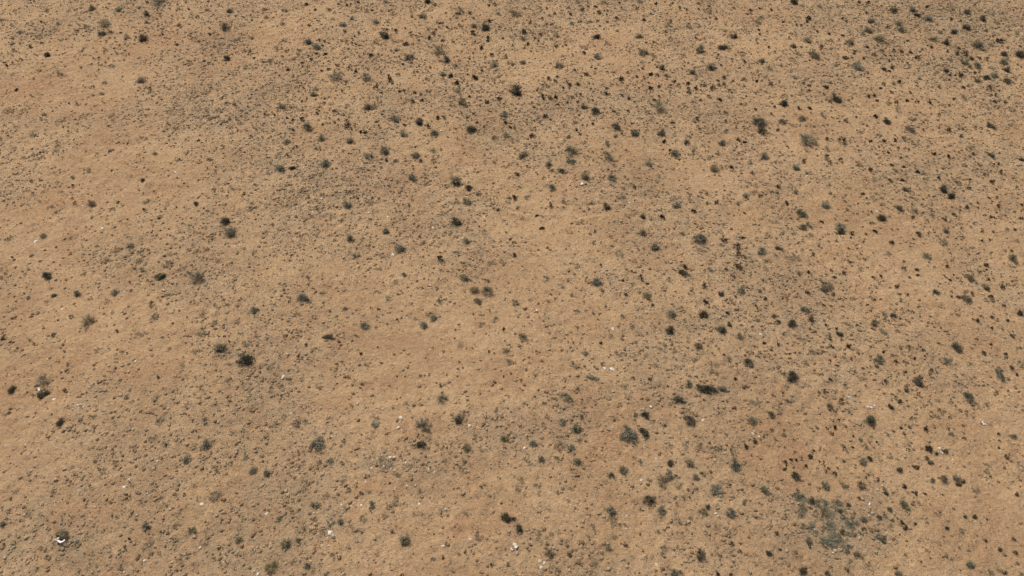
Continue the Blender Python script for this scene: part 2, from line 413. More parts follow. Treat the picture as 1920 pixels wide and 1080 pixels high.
SHEETS[0,1] = dict(
g="65,65,50 215,70,60 540,65,55 75,128,50 195,172,55 715,135,55 655,182,80 830,70,45 905,163,70 990,158,45 965,8,50 1340,32,65 1245,117,80 1170,118,55 1520,65,65 1500,130,50 1630,190,70 390,305,85 205,302,60 460,350,75 320,372,45 1060,368,65 1365,380,80 1150,425,75 105,450,60 50,455,50 1790,480,75 1400,550,75 1280,590,65 820,580,70 595,570,80 1905,465,50 1820,570,45 900,315,45 1815,103,55 235,683,60 435,705,75 445,660,50 195,803,70 1040,887,95 390,945,100 490,1030,75 705,1055,75 225,1060,75 1100,1005,70 1550,755,110 1510,675,60 1860,850,80 1580,873,60 1340,990,80 1870,1005,65 1780,1030,60 670,610,50 345,820,40 480,800,45 1020,965,40 1910,680,50",
d="1285,8,65 1720,205,85 970,265,95 1430,440,90 1740,300,50 850,810,80,1.5,-25 1225,915,80 1615,963,90 520,400,42",
p="565,137,70 945,78,45 1040,312,60 1290,680,60 1470,790,50 560,775,50 680,785,50 1230,185,50 1030,105,50 260,440,60,2,-10 140,350,40",
t="380,30,35 445,72,25 403,185,30 570,202,20 455,222,20 660,235,35 738,270,22 772,248,20 725,300,16 678,307,20 747,328,20 775,340,18 500,340,20 478,297,28 515,305,22 162,372,16 245,372,18 452,400,30 405,443,35 345,470,24 622,490,30 545,517,26 492,527,25 700,500,25 748,530,30 235,522,30 838,520,18 935,540,20 995,560,25 1000,592,45 1070,560,28 1095,480,25 1185,540,20 1210,535,20 1165,470,18 1225,495,18 1270,515,14 1305,500,25 1460,565,45 1500,490,22 1600,440,22 1695,525,25 1640,575,55 1585,555,22 1505,617,50 1405,300,30 1305,275,40 1220,298,20 1480,310,22 1430,200,26 1470,215,18 1470,200,12 1523,183,18 1490,205,12 1545,198,12 1360,170,18 1380,170,25 1395,172,18 1422,100,20 1505,95,28 1525,100,25 1560,90,20 1605,98,28 1635,138,25 1745,40,22 1790,28,22 1795,42,18 1755,152,34 1800,228,16 1822,200,18 1625,242,38 1745,278,38 1855,285,22 1640,312,15 1690,355,35 1770,410,30 1630,395,22 1860,372,16 1875,420,25 680,35,25 710,30,18 620,28,22 635,12,18 765,15,30 870,72,25 1000,80,16 980,215,22 605,222,14 1050,225,30 1120,210,18 1155,250,28 1200,265,18 1230,248,20 1330,250,30 1290,220,22 1350,218,20 1120,328,40 860,408,40 920,405,18 455,850,30 515,770,25 515,740,20 597,826,34 620,850,18 655,855,22 70,852,26 138,860,18 345,888,40 275,895,25 235,880,30 282,972,30 587,915,25 495,930,26 682,903,26 680,943,45 785,988,30 820,992,32 720,972,20 920,935,26 905,910,25 945,855,22 955,830,20 1110,935,35 1085,897,18 1290,950,34 1165,885,16 1170,758,40 1243,748,32 1105,680,28 1075,680,25 1190,693,28 1025,625,24 905,660,35 600,682,18 645,682,22 340,622,18 255,608,16 45,657,16 345,757,20 1365,880,40 1415,880,30 1630,850,25 1655,915,26 1540,850,20 1600,722,30 1730,762,38 1820,740,35 1870,915,34 1905,950,30 1765,835,18 1450,975,14 1500,965,16 1715,945,25 1790,622,16",
w="1390,980,20")
SHEETS[0,2] = dict(
g="25,100,70 210,62,45 425,52,40 960,10,55 1035,95,45 690,8,45 280,115,45 510,152,45 450,172,50 580,155,60 1165,180,60 1145,228,55 1320,200,60 1225,215,40 1405,20,50 1475,80,65 1870,130,60 1845,160,65 1595,228,45 790,230,40 330,257,55 80,280,65 290,288,40 950,270,70 710,315,60 1415,370,95 985,390,80 630,420,75 80,465,70 10,478,55 355,487,75 1490,500,95 1355,540,75 1165,565,60 1750,588,60 1875,455,75 1900,295,40 1845,318,40 1725,778,60 1100,805,75 465,910,65 20,950,60 425,1020,65 930,998,85 780,1015,55 1120,995,80 1600,975,65 1330,1020,50 715,1065,60 1580,1065,70 510,1000,40 265,650,45 1600,838,45",
d="525,68,45 1665,268,75 635,275,80 1585,350,85,1.4,5 1130,510,60 40,690,110 620,825,95 540,805,60 485,970,40 780,945,55,1.6,35 1845,912,90,1.4,5 1870,985,100",
p="1060,420,70 235,352,45 400,935,60 1460,860,40 1255,795,45 1005,830,50 1180,870,40 1735,410,50 980,460,70 380,420,60 540,350,70 1380,570,50 1260,310,40",
t="95,63,20 260,60,24 225,132,20 240,95,16 320,98,22 440,105,25 430,135,18 570,45,18 570,10,22 490,12,20 630,45,35 650,90,35 690,80,20 715,75,20 710,105,16 805,20,22 820,55,22 785,133,24 945,62,30 1080,20,30 1190,40,22 1205,22,20 1255,47,24 1262,68,22 1290,62,18 1312,68,22 1310,98,14 1400,65,24 1475,45,24 1530,140,26 1490,130,20 1457,138,16 1665,58,18 1690,193,16 1650,197,14 1600,185,16 1795,73,32 1770,105,22 1855,62,20 1850,220,22 1855,250,24 1378,283,24 1060,308,26 1010,320,24 1075,343,16 1188,150,22 1195,165,20 990,143,30 845,163,18 715,165,22 655,193,22 640,160,22 690,215,14 485,193,18 540,253,16 140,170,30 258,180,22 292,185,20 178,200,14 210,257,26 170,283,20 200,303,20 85,232,40 120,327,34 92,355,20 330,343,32 405,335,20 335,310,14 5,340,20 140,382,20 620,345,16 540,395,35 1548,407,22 1655,463,14 1745,465,28 1572,485,26 1705,510,18 978,510,22 870,540,22 1275,510,18 1090,500,25 1090,563,25 1040,553,40 935,573,30 990,572,20 1030,620,20 815,590,45 770,540,25 715,540,20 595,505,20 630,515,22 465,525,20 555,553,35 620,550,18 340,573,24 325,605,28 275,583,30 410,605,16 380,657,28 435,633,35 500,628,40 520,570,16 580,625,16 430,665,14 415,620,16 50,618,14 15,640,20 185,675,20 225,710,25 240,735,35 290,735,35 325,725,40 345,780,24 150,763,14 165,800,24 410,768,18 487,765,24 455,725,28 515,707,22 480,710,20 605,750,20 700,695,40 830,713,26 880,733,35 710,660,25 1100,720,25 1065,748,24 1220,605,30 1190,635,26 1250,638,30 1040,655,45 1105,645,30 1585,583,30 1545,600,30 1550,635,28 1590,632,28 1665,605,25 1835,605,32 1325,625,40 1385,655,40 1325,660,30 1325,690,35 1445,640,30 1555,745,40 1410,745,28 1475,720,25 1505,658,40 1760,718,20 1820,820,28 1600,905,22 1205,915,34 1390,887,35 1375,915,20 1415,965,28 1700,1045,35 1745,1065,35 210,908,20 295,898,24 250,870,40 110,930,18 150,1018,40 605,925,30 530,937,20 505,860,24 455,820,16 765,830,30 870,830,30 900,925,20 1310,1070,40 1140,1055,40 820,997,24",
w="785,578,14 372,1048,18 25,840,16")
SHEETS[0,3] = dict(
g="385,45,50 260,40,40 590,12,45 1085,65,75 1385,60,55 1205,135,80 770,152,75 985,168,70 760,230,80 715,243,65 1300,235,60 1640,225,45 1870,250,50 1720,163,55 1760,95,40 830,287,90 615,308,85 300,300,80 190,340,70 475,300,45 225,397,55 795,402,60 475,362,45 675,500,105 745,540,45 1230,290,80 1575,335,95 1600,362,60 1670,328,60 1790,430,45 1765,460,70 1360,440,65 1300,433,40 1475,458,70 1515,495,50 1580,490,80 1675,505,60 1695,560,80 1835,610,35 1480,728,55 1830,825,50 1450,955,55 830,1008,60 1035,1040,65 1085,887,60 940,620,55 205,575,55 20,510,50 490,703,50 605,750,40 260,885,75 105,900,70 300,1045,110 415,855,50 185,940,40 975,825,50 905,780,45 1140,590,50 15,113,40 95,485,40 1120,640,40 1485,880,40 1555,940,45 1680,100,45",
d="200,12,75 940,75,75 1195,43,60 1490,90,60 1120,115,65 995,225,60,1.3,30 1395,235,70 1480,203,65 345,408,65,1.7,38 1345,320,80 1775,400,70 1890,405,80 1800,525,80 1645,577,80 1580,607,55 1790,603,70 1395,735,50 1670,945,60,1.5,35 1065,970,60,1.5,35 895,910,70 850,655,55 120,775,90 515,745,70,1.4,25 320,808,65 1340,525,50 930,503,45 750,350,60 640,400,35 1045,305,40 455,247,50 1615,140,60",
p="1110,185,60 1200,210,60 565,870,40 250,700,65 360,540,60 1860,960,60 700,980,60 900,330,50 1190,900,60 500,480,70 1650,980,50 130,720,60",
t="28,75,22 10,350,30 115,160,28 300,135,45 295,163,28 205,162,20 250,188,22 218,180,20 345,200,16 415,200,16 365,235,30 160,280,20 405,348,35 315,450,20 375,480,20 575,430,30 600,433,20 630,432,20 650,383,24 715,435,26 855,380,28 920,415,20 950,412,14 945,370,25 1000,385,30 1160,368,22 1218,352,34 1140,385,20 1070,390,30 1090,435,16 1045,470,24 1135,425,50 840,470,20 910,450,25 870,520,40 910,528,30 560,265,28 590,160,22 555,135,25 480,150,20 740,95,30 790,72,18 850,42,18 755,15,28 1010,25,18 1095,20,14 685,15,26 905,200,35 1350,380,24 1430,360,26 1415,400,30 1480,400,40 1530,435,40 1580,430,35 1640,440,30 1550,540,26 1440,553,45 1365,560,26 1405,563,18 1360,600,16 1660,650,30 1465,655,32 1500,645,18 1735,678,18 1705,705,25 1700,765,35 1785,763,28 1740,295,55 1685,265,18 1800,358,20 1895,345,26 1440,153,22 1375,140,28 1510,203,22 1545,35,20 1840,75,18 1900,60,16 515,565,22 265,622,24 310,640,30 435,655,34 310,675,22 465,620,16 20,630,35 750,715,35 800,712,28 990,612,40 870,632,28 930,692,28 1065,690,28 1120,768,28 1045,750,35 970,762,35 820,750,35 1220,765,30 1360,788,20 1285,855,20 1280,655,28 1165,915,18 1160,967,24 1355,975,35 1595,990,18 1600,960,18 745,943,22 585,902,34 480,878,18 665,875,22 810,870,40 225,808,34 50,805,28 25,855,22 185,720,22 465,762,26 75,970,30 445,1040,32 770,1055,35 860,1055,40 950,1050,36 560,1055,50 1450,1022,30")
SHEETS[1,0] = dict(
g="1160,68,50 1330,108,65 1395,65,45 1565,113,60 830,38,60 540,245,65 300,265,50 690,450,80 320,680,70 230,835,60 210,935,35 1730,660,100 1870,475,65 1550,500,40 1200,545,60 1550,780,50 1480,1010,80 1410,970,60 1500,975,60 1060,935,60 970,765,75 1900,820,45 1590,710,40 1780,815,40 430,505,50 690,548,40",
d="1070,270,40 1465,443,50 345,980,90 1690,575,80 1210,990,70,1.5,-25",
p="300,100,60 400,325,40 305,425,50 1280,820,60 870,790,60 1480,800,60 1420,790,50 660,190,80 455,360,60 200,345,50 790,870,100 1310,395,40 1760,330,50 1640,870,80 1250,890,70 620,970,80 1540,635,50 1470,675,50 1380,920,60 180,100,70 415,45,60 330,350,60 60,700,80 530,700,60 850,480,60,1.6,-20 380,470,60 1100,420,60 1900,440,60 240,80,60,1.5,-20",
t="557,443,28 885,433,24 1080,487,30 1430,553,18 950,563,25 1075,103,14 545,307,25 450,318,14 1680,18,12 1885,100,14 230,270,28",
w="920,92,14 1313,210,24 838,722,18 720,370,10 1790,22,10 1915,355,14",
s="765,632,30 265,728,36 620,462,18")
SHEETS[1,1] = dict(
g="180,180,100 515,150,95 450,30,50 845,90,75 965,48,85 1200,85,75 1045,120,60 930,142,30 1325,48,65 1165,248,85 1580,420,75 1790,130,45 690,460,75 855,445,45 1145,455,55 970,650,80 700,705,70 1090,780,105 1415,615,40 1575,725,80 755,830,60 1110,975,65 1560,995,75 1735,1018,60 1400,885,45 395,400,40 1250,735,40 410,545,30 385,995,50 1900,400,50 1660,370,45",
d="275,178,50,1.5,0 1235,122,35 980,122,35 1510,280,105 1595,322,75 1510,585,90",
p="1870,170,45 455,345,60 1780,885,70 1045,1035,60 505,995,70 1310,600,60 1420,510,80 1060,275,50 660,260,60 560,65,50 420,240,70 700,360,60 1500,440,70 1280,300,70 700,260,60 480,780,70 330,690,60 780,550,40 910,930,60 1700,650,60",
t="1230,700,30 1380,852,45 1822,490,32 1905,715,24 1505,970,12 850,752,20 1120,568,12 1185,785,12 305,15,25 240,90,24 790,185,20",
w="492,408,22 423,508,24 845,514,22 988,546,22 1325,628,28 1715,550,24 778,1032,20 726,1023,14 812,916,12 1078,886,10 1515,718,14 1785,803,18 1875,793,14 472,1050,14 1300,512,12 896,465,10 705,552,10 1830,10,18",
s="1025,828,34")
SHEETS[1,2] = dict(
g="85,75,85 445,35,110 440,118,80 275,145,70 305,195,45 305,320,75 555,245,90 740,240,70 725,90,70 1220,65,95 1030,150,70 1515,190,85 1370,55,60 1475,98,65 1545,70,60 1790,130,60 1890,85,75 1800,215,60 910,305,55 985,660,75 1070,770,100 1235,460,80 1755,380,70 1465,438,50 1695,443,45 1270,668,60 1320,990,60 640,1035,115 255,995,55 495,905,50 375,1060,60 1480,935,55 1870,800,80 1890,1020,55 1800,880,60 1665,45,45 715,5,55 55,320,40 45,475,50 75,548,40 240,255,40 620,648,55 1900,870,45",
d="370,200,60 715,470,80 985,545,95 1410,705,120 1280,965,95",
p="820,380,95 1205,412,60 1340,415,60 455,900,50 1580,740,80 1410,800,80 1100,235,50 1790,290,50 440,665,60 1100,945,60 800,810,90 1190,1030,60 1570,660,80 1500,870,60 1870,560,50 620,740,60 840,590,60 120,390,70 1600,600,70 1200,180,60 510,580,80 940,760,60",
t="40,222,38 15,400,42 190,537,35 225,627,40 290,470,36 290,440,18 385,430,30 265,780,24 15,830,35 660,905,25 835,1022,28 965,998,42 1015,1045,28 1125,547,52 1305,920,45 1440,1062,42 1545,430,42 1645,175,40 1690,770,52 1705,915,55 1670,992,32 1610,935,30 1590,715,45 1750,848,26 1700,820,35 1365,497,40 1860,390,28 1460,370,24 1185,42,28 1745,515,26 1735,700,30",
w="882,438,22 880,457,14 840,455,12 835,488,12 805,497,12 1265,795,14 1325,822,14 1385,873,14 1357,868,10 1445,882,10 1537,920,16 1245,188,24 570,410,10",
s="525,298,38 1705,190,20")
SHEETS[1,3] = dict(
g="440,30,50 215,175,75 290,45,50 300,215,50 800,268,60 960,190,50 465,360,60 205,348,65 440,460,90 590,485,50 615,462,35 1100,500,65 1235,528,65 780,590,55 555,620,100 260,615,80 315,600,60 1335,650,75 1530,22,50 1865,315,50 1190,840,75 1830,845,80 1515,1005,70,1.4,40 1625,1060,70 440,1055,75 230,960,60 985,480,70 250,510,90 1785,535,36 1790,632,45 690,155,50 1320,180,50 1865,725,45 1380,870,40 380,760,35 690,935,35",
d="1040,345,60,1.6,45 1320,340,80 1375,385,85 855,553,80 545,660,60 1125,668,50 1330,565,50 1395,530,40,1.6,25 1665,80,60,1.5,42 1905,115,50 1495,470,42 85,785,60,1.6,35 920,733,50 740,400,40 1855,640,36",
p="325,680,50 1575,945,60 860,440,50 1330,740,100 1100,400,60,1.7,30 790,395,60 1190,265,50 180,840,120 1430,300,60 600,330,60 450,300,70 990,420,50 1280,690,60 900,820,70 60,580,70,1.8,15 240,860,60 750,850,60 1490,790,60 200,1030,60",
t="905,62,24 1050,38,22 830,18,24 970,25,26 465,135,32 440,95,40 545,118,30 265,130,35 1000,103,24 1020,170,30 930,155,34 770,190,34 1245,70,38 1350,90,36 1360,147,16 1485,162,18 1515,265,22 1440,285,22 1413,285,24 1505,325,34 1398,335,14 1535,72,26 1725,145,28 1697,148,20 1735,65,14 1740,213,34 1780,232,14 1775,268,18 1838,255,18 1680,280,36 1625,235,18 1625,320,18 1715,338,22 1655,400,24 1715,398,24 1730,463,32 1905,460,30 1525,447,16 1575,440,18 1575,478,20 1665,543,28 1695,550,22 1700,598,16 1900,555,34 1615,655,28 1683,655,26 1665,713,18 1605,722,26 1640,942,22 1345,918,30 1115,937,32 1020,935,30 1125,980,26 1055,998,30 1365,1018,22 1655,1018,28 1760,1060,45 845,992,30 785,995,22 500,1000,32 305,957,32 470,945,22 570,960,28 340,825,28 405,580,34 70,365,22 80,315,35 135,440,40 915,275,30 1010,270,38 1090,548,30 735,672,20 805,650,36 625,670,34 620,700,20 1070,743,14 1035,735,14 710,372,30 1125,205,40 955,1070,40 1280,250,26 1640,905,36 1670,822,14 1015,880,22 610,885,24 1830,800,22",
w="292,238,18 895,525,16 692,767,18 1355,567,14",
s="815,503,26")
SHEETS[2,0] = dict(
g="210,75,50 575,35,75 855,35,75 665,250,85 395,345,60 1270,50,50,1.9,-15 1640,455,105 1900,165,70 940,825,55 330,690,80 1160,825,55 1530,985,55 220,390,40 600,990,50 510,570,45",
d="405,55,45 15,383,55 1845,540,135 90,760,75,1.5,-35 315,805,100 450,1005,75,1.5,-40",
p="350,100,50 800,100,60 640,300,60 1200,965,120 1600,260,60 1160,215,80 1500,330,90 1360,570,70 1050,345,90 1520,190,80 1490,740,70 1400,870,60 1480,470,70 45,940,60 1880,890,80 1850,410,80 1780,250,60 840,180,60 700,960,60 920,480,60 1270,460,60 100,160,60 730,460,70 1710,700,80",
t="530,215,28 1140,118,40 880,328,18 1185,670,25 1720,572,14 1720,400,24 1678,85,18 870,748,16",
w="465,157,24 1015,548,28 932,30,24 762,940,14 875,592,10 135,617,12 1225,15,26 355,535,14 780,915,14",
s="288,757,44 592,868,34 625,888,18 405,835,32")
SHEETS[2,1] = dict(
g="355,70,100 990,75,65 665,150,50 800,280,75 1265,270,75 1370,95,60 1665,100,75 1635,12,80 1725,5,100 1340,220,80 800,715,50 1250,1035,100 1545,940,60 890,1030,70 1400,830,80 1385,725,55 300,1015,60 370,1000,60 1870,465,60 1800,235,60 1060,830,25 830,570,40 5,165,40 1900,555,60",
d="530,370,50,2.4,3 1520,990,80",
p="1200,215,60 100,580,110 165,735,60 1120,870,70 140,1020,70 1530,415,70 1650,430,50 590,625,50 690,670,60 560,985,60 470,740,70 900,970,60 720,880,70 430,215,60 300,200,70 1290,195,50 500,25,60 330,330,80 1700,270,70 900,30,70",
t="312,508,26 120,265,16 210,357,24 370,425,20 915,155,20 1060,45,20 1230,655,20 1120,662,16 1430,653,14 785,490,28 1490,375,16 1745,475,20 1790,492,20 1525,553,18 1685,545,18 1795,710,20 1780,727,22 1860,310,30 1520,272,20 1495,312,16 1630,195,16 1690,205,14 1710,205,12 1915,645,20 1860,660,22 985,268,18 1060,232,20 685,220,16 55,130,14 910,440,16",
w="203,667,42 1600,1030,36 1085,970,32 897,1013,20 1185,228,18 1130,225,14 1220,288,14 1403,413,14 1340,435,10 1380,495,12 1392,485,10 1388,512,12 1198,510,12 880,498,14 1283,653,14 1182,810,14 948,860,18 1003,900,12 950,905,14 1067,1045,26 1092,1065,14 1270,705,10 1720,248,10 1595,307,10 1455,562,10 1458,275,10 1430,243,10 265,940,20")
SHEETS[2,2] = dict(
g="75,360,75 295,45,40 450,50,55 1015,60,80 485,165,60 1205,185,85 1710,360,75 1785,360,45 1400,435,90 1800,985,95 480,1045,110 1330,720,75 1580,755,50,2,5 610,675,70,1.5,25 410,800,70,1.8,25 240,865,45 490,748,45 870,1060,80 455,570,50 555,485,70 265,970,60 380,990,70 1145,1025,60 740,355,50 830,355,45 645,235,40 610,190,40 1145,420,50 20,110,60 180,655,50 110,612,45 50,215,40 830,220,50 900,285,50 1850,235,60 920,940,60 930,405,40 700,130,35 1330,45,35 1100,255,35 1860,15,50 1720,15,80 670,12,50",
d="1440,195,100 1185,315,95 1570,50,65 1575,305,80 1635,275,50 1770,555,90 1240,840,80,1.5,12 1330,985,75,1.6,40 1465,760,85,2.1,5 990,950,65 970,1060,60 665,412,36 1615,185,40",
p="555,165,50 1500,620,110 1520,575,70 1635,590,70 135,85,40 950,340,70 910,500,70 1010,500,50 960,560,60 800,490,70 1060,580,90 1240,590,80 1830,850,90 1690,710,60 1350,930,100 840,740,80 880,800,70 1500,385,60 1700,240,60 1380,540,60 1220,460,60 1620,520,60 260,100,60 1100,450,60 380,90,40",
t="1455,97,45 1675,65,26 1900,85,26 1830,130,24 1895,410,34 1055,125,28 850,45,28 1045,683,38 1675,680,32 825,207,24 370,468,14 70,690,20 515,965,34 460,410,16 1435,835,20 910,675,24",
w="187,167,22 148,157,14 960,284,14 1028,406,14 1130,512,12 458,498,12 1862,345,26 1040,888,28 1432,990,28 1815,1070,16",
s="745,607,46 695,600,28 755,305,34")
SHEETS[2,3] = dict(
g="425,5,90 275,155,80 1375,190,30 805,260,75 875,185,55 860,320,60,1.5,40 965,315,50 455,355,60 835,525,95 1415,430,90 120,640,60 1725,610,60 30,945,75 600,910,60 1550,665,40 1900,575,45 1350,545,60,1.5,40 1640,875,45 1130,130,45 770,435,35 1690,100,40 1640,85,50 600,265,45 1750,298,45 380,785,60 580,1035,60 285,940,50 370,1050,45",
d="1260,28,70 1485,80,70,1.4,25 1430,65,40 1890,188,55 1640,5,50 80,255,45 180,260,80 935,205,50 545,345,60 465,380,50 815,585,40 1430,460,65 180,655,110 465,680,55 1135,710,90 1500,820,80,1.9,45 1745,655,65,1.7,60 1040,770,50 990,845,44 925,892,50 770,975,125 460,890,60,1.4,50 1830,595,40 880,700,40 665,275,40 1570,240,40 1680,215,34",
p="270,390,110 350,470,110 780,70,60 635,75,60 1665,1015,60 580,520,60 1310,930,60 1260,960,80 70,890,100 680,770,60 595,745,60 1180,890,60 380,110,70 1000,440,50 280,560,80 130,740,70 640,620,60 1520,570,50 700,680,60 1230,870,50",
t="225,45,20 295,28,34 485,50,28 990,42,20 1045,48,24 995,82,18 1135,90,18 1220,157,14 1135,213,20 1218,215,22 995,230,22 1200,260,16 1232,265,16 1247,290,18 420,130,30 40,212,30 318,228,44 435,275,24 518,305,32 602,432,38 1053,440,28 1165,465,20 868,475,24 1670,418,28 1622,485,36 1785,495,30 1765,128,28 1530,45,30 1675,65,36 1890,440,24 1835,357,34 1225,618,30 1100,525,30 1020,550,24 965,545,30 1180,510,22 1140,655,28 550,845,40 505,1045,38 1065,1040,28 1190,1055,44 1000,1050,25 420,770,34 505,512,18 205,482,20 160,493,18 55,500,18 75,412,34 120,348,20 140,845,24 730,730,18 1370,833,14 1715,772,28 1800,772,20 1650,725,16 1865,650,28 1685,298,28 1800,245,24 470,545,22",
s="607,815,32 748,890,24 775,893,26 800,880,22 1615,1015,38")
SHEETS[3,0] = dict(
g="1545,105,110 1390,215,75 715,220,50 1630,300,60 1895,285,75 875,640,55 1095,700,75 575,830,55 345,935,50 20,690,70 75,500,50 540,635,35 1790,800,80 1440,740,70 270,1020,50 940,875,40 1130,45,50 1240,90,60 1490,35,40 1840,185,60",
d="470,785,100",
p="90,845,50 300,870,50 1870,50,60 1620,470,120 780,290,70 540,260,50 610,175,50 680,120,60 1000,115,80 1160,255,60 1100,860,150 1370,930,110 620,620,60 1220,480,60 1320,690,80 200,600,80 1660,880,70 1550,730,70 120,430,70 400,440,60 860,230,60 1450,400,60",
t="840,1018,12 900,1025,14 585,707,14 970,800,28 1200,745,20",
w="1513,543,36 1500,868,28 1683,945,30 1675,975,16 1083,965,28 1078,990,12 1180,217,22 347,818,18 190,95,20 185,65,10 932,1050,12 1905,1040,10 1355,372,22",
s="587,433,16 970,355,26 930,410,30")
SHEETS[3,1] = dict(
g="445,90,140 440,545,80 630,675,70 560,680,60 865,545,75 1065,315,65 80,310,75 470,215,60 550,215,70 310,155,45 640,230,50 1115,805,125 1570,215,60 1540,270,60 1580,125,80 230,840,110 525,1060,60 380,1000,70 1325,955,50 1890,990,50 70,40,40 40,180,50 360,730,50 160,650,60 655,65,40 690,430,60 1480,785,24",
d="1235,95,95 1880,640,110",
y="1860,45,90 320,810,70 100,1010,110",
p="370,400,120 325,250,70 650,360,80 1405,220,50 1310,290,60 280,970,60 335,920,50 430,1035,50 580,925,80 800,640,80 1030,530,140 1780,990,70 1665,1000,60 1675,790,80 1560,605,60 1240,440,70 1500,180,50 1290,40,60 1430,830,50 760,735,60 530,465,60 850,440,50 500,730,70 950,230,150 1700,130,70 1260,250,60 960,620,90",
t="1398,940,28 1003,382,24 785,455,30 1690,412,24 1435,118,12 1590,388,12",
w="80,613,32 555,755,46 575,770,20 533,793,12 1405,855,34 1607,805,24 1125,230,20 868,270,20 1005,190,34 1035,188,24 912,200,14 958,258,14 1010,275,18 1005,262,24 985,195,16 1185,335,14 822,372,16 640,545,20 645,577,16 790,550,24 712,555,18 435,605,14 540,630,10 1175,550,16 1225,540,24 1295,280,18 1335,300,16 845,302,12 350,305,10 435,310,10 580,262,12 567,35,18 165,50,14 15,1065,30 495,850,18 490,864,12 515,880,14 545,850,14 920,238,10 1130,402,18 1300,398,12 875,205,14 415,567,12")
SHEETS[3,2] = dict(
g="880,30,150 445,120,75 165,85,70 480,220,75 335,190,55 220,205,70 830,280,100 1345,235,85 1680,250,120 1380,335,70 1430,305,50 1130,370,85 1185,320,80 1035,355,50 905,405,40 1250,395,60 1520,440,110 1555,455,55 1890,430,95 740,580,110 1125,590,85 1640,605,75 1260,680,55 1340,640,45 275,900,100 725,870,70 1090,740,50 1135,870,45 1210,1050,90 1260,1045,50 1400,90,60 1570,115,55 1540,115,50 1655,140,55 510,60,50 450,270,40 1840,640,60 1555,920,60 1665,970,40 1225,490,50 1290,487,40 1740,530,50 915,190,35 910,235,30 960,220,50",
d="1000,12,90 1190,235,75 1015,500,110 1470,565,55 50,720,85 10,650,40 435,920,55 1410,925,90 1825,70,45 1915,900,30",
y="740,320,75 1440,590,70",
p="370,70,150 520,240,60 615,125,60 1740,370,100 925,515,60 1480,695,65 610,715,70 765,785,50 540,860,50 760,670,120 1320,960,70 1130,920,50 1000,950,60 1510,175,60 1300,90,60 200,400,80 65,365,90 210,460,60 440,420,50 60,440,110 340,450,50 1780,680,45 1650,900,70 1190,520,50 1380,430,50 620,1010,130 500,1050,120 440,1000,90 330,1045,90 200,790,90 210,745,60 300,765,50 1180,100,70 420,520,60 280,570,70 1240,860,60 1620,720,60",
t="850,845,34 1750,107,42 1650,835,26 1710,895,30 1650,1065,34 1540,1070,44 1335,490,14 845,462,14 350,735,12",
w="40,900,20 208,968,30 243,982,32 215,1015,36 95,120,28 1085,995,32 860,628,14 855,725,14 1530,610,24 1080,200,24 1810,12,28 1855,32,16 1305,50,10 58,1070,14",
s="970,360,26")
SHEETS[3,3] = dict(
g="15,470,45 290,85,40 715,225,75 1240,360,65 1420,350,75 875,430,60 1850,30,70 230,475,95 430,520,70 525,525,75 420,590,110 480,605,80 450,690,80 640,680,90 700,760,60 410,740,45 490,810,110 420,820,70 830,770,100 880,630,60 1020,540,90 1030,570,60 1450,735,55 1400,575,35 1525,990,85 1345,925,50 1025,915,36 975,1060,70 1665,1050,60 1730,1025,60 1895,1060,45 580,400,70 545,375,40 440,410,80 900,15,50 1375,10,60 1060,95,35 700,60,60 730,105,50 555,90,50 590,145,40 515,192,34 350,750,70 650,605,40 1640,290,50 1190,670,30 130,20,60",
d="320,185,50 205,325,75 700,400,75 760,190,80 1210,120,75 1265,160,40 1335,140,50 1190,192,38 1215,230,50 1115,262,55 990,280,50 1320,350,70 1440,390,90 1470,370,50 1030,408,50 890,460,45 1735,120,42 1790,185,45 1870,470,40 330,505,80 605,545,45 540,590,60 720,655,60 720,730,55 315,820,70 560,755,55 600,890,100 660,920,50 870,815,70 840,640,60 915,580,50 1035,710,60 1010,680,40 1105,690,30 1345,720,45 1550,635,40 1480,635,40 1740,885,36 265,1045,70 600,1030,36 440,1065,60 10,915,50 95,880,48 68,762,46 1780,1055,50 1110,462,40 1180,462,30",
p="1815,80,60 920,705,60 1270,610,60 840,215,60 920,190,70 1650,240,60 1560,440,100 1200,890,50 740,1000,90 620,970,60 490,905,50 240,945,60 1240,420,45 780,310,80 50,55,60 500,700,60 380,640,90 1150,540,60 1350,270,50 760,640,60 560,840,80 120,220,60",
t="480,15,26 638,30,18 125,118,18 345,135,24 175,205,30 213,208,28 130,230,34 125,275,34 285,260,34 385,215,22 460,277,28 500,310,34 522,272,22 435,290,24 635,112,24 818,73,22 680,495,26 1018,10,26 1730,15,24 1675,330,24 1640,655,20 1635,815,24 1840,800,28 1855,905,34 1220,945,16 990,765,16",
w="350,730,16 725,455,14 1385,205,16 490,905,18",
s="762,540,28 765,560,16 1305,152,26 1285,120,28 857,405,22")

# ------------------------------------------------------------------ the survey turned into places and sizes
def readings(kind):
    out = []
    for (r, c), sh in sorted(SHEETS.items()):
        for tok in sh.get(kind, "").split():
            v = [float(q) for q in tok.split(",")]
            L, A = (v[3], v[4]) if len(v) == 5 else (1.0, 0.0)
            out.append((c * 480 + v[0] / 4, r * 270 + v[1] / 4, v[2] / 4, L, A))
    return np.array(out)

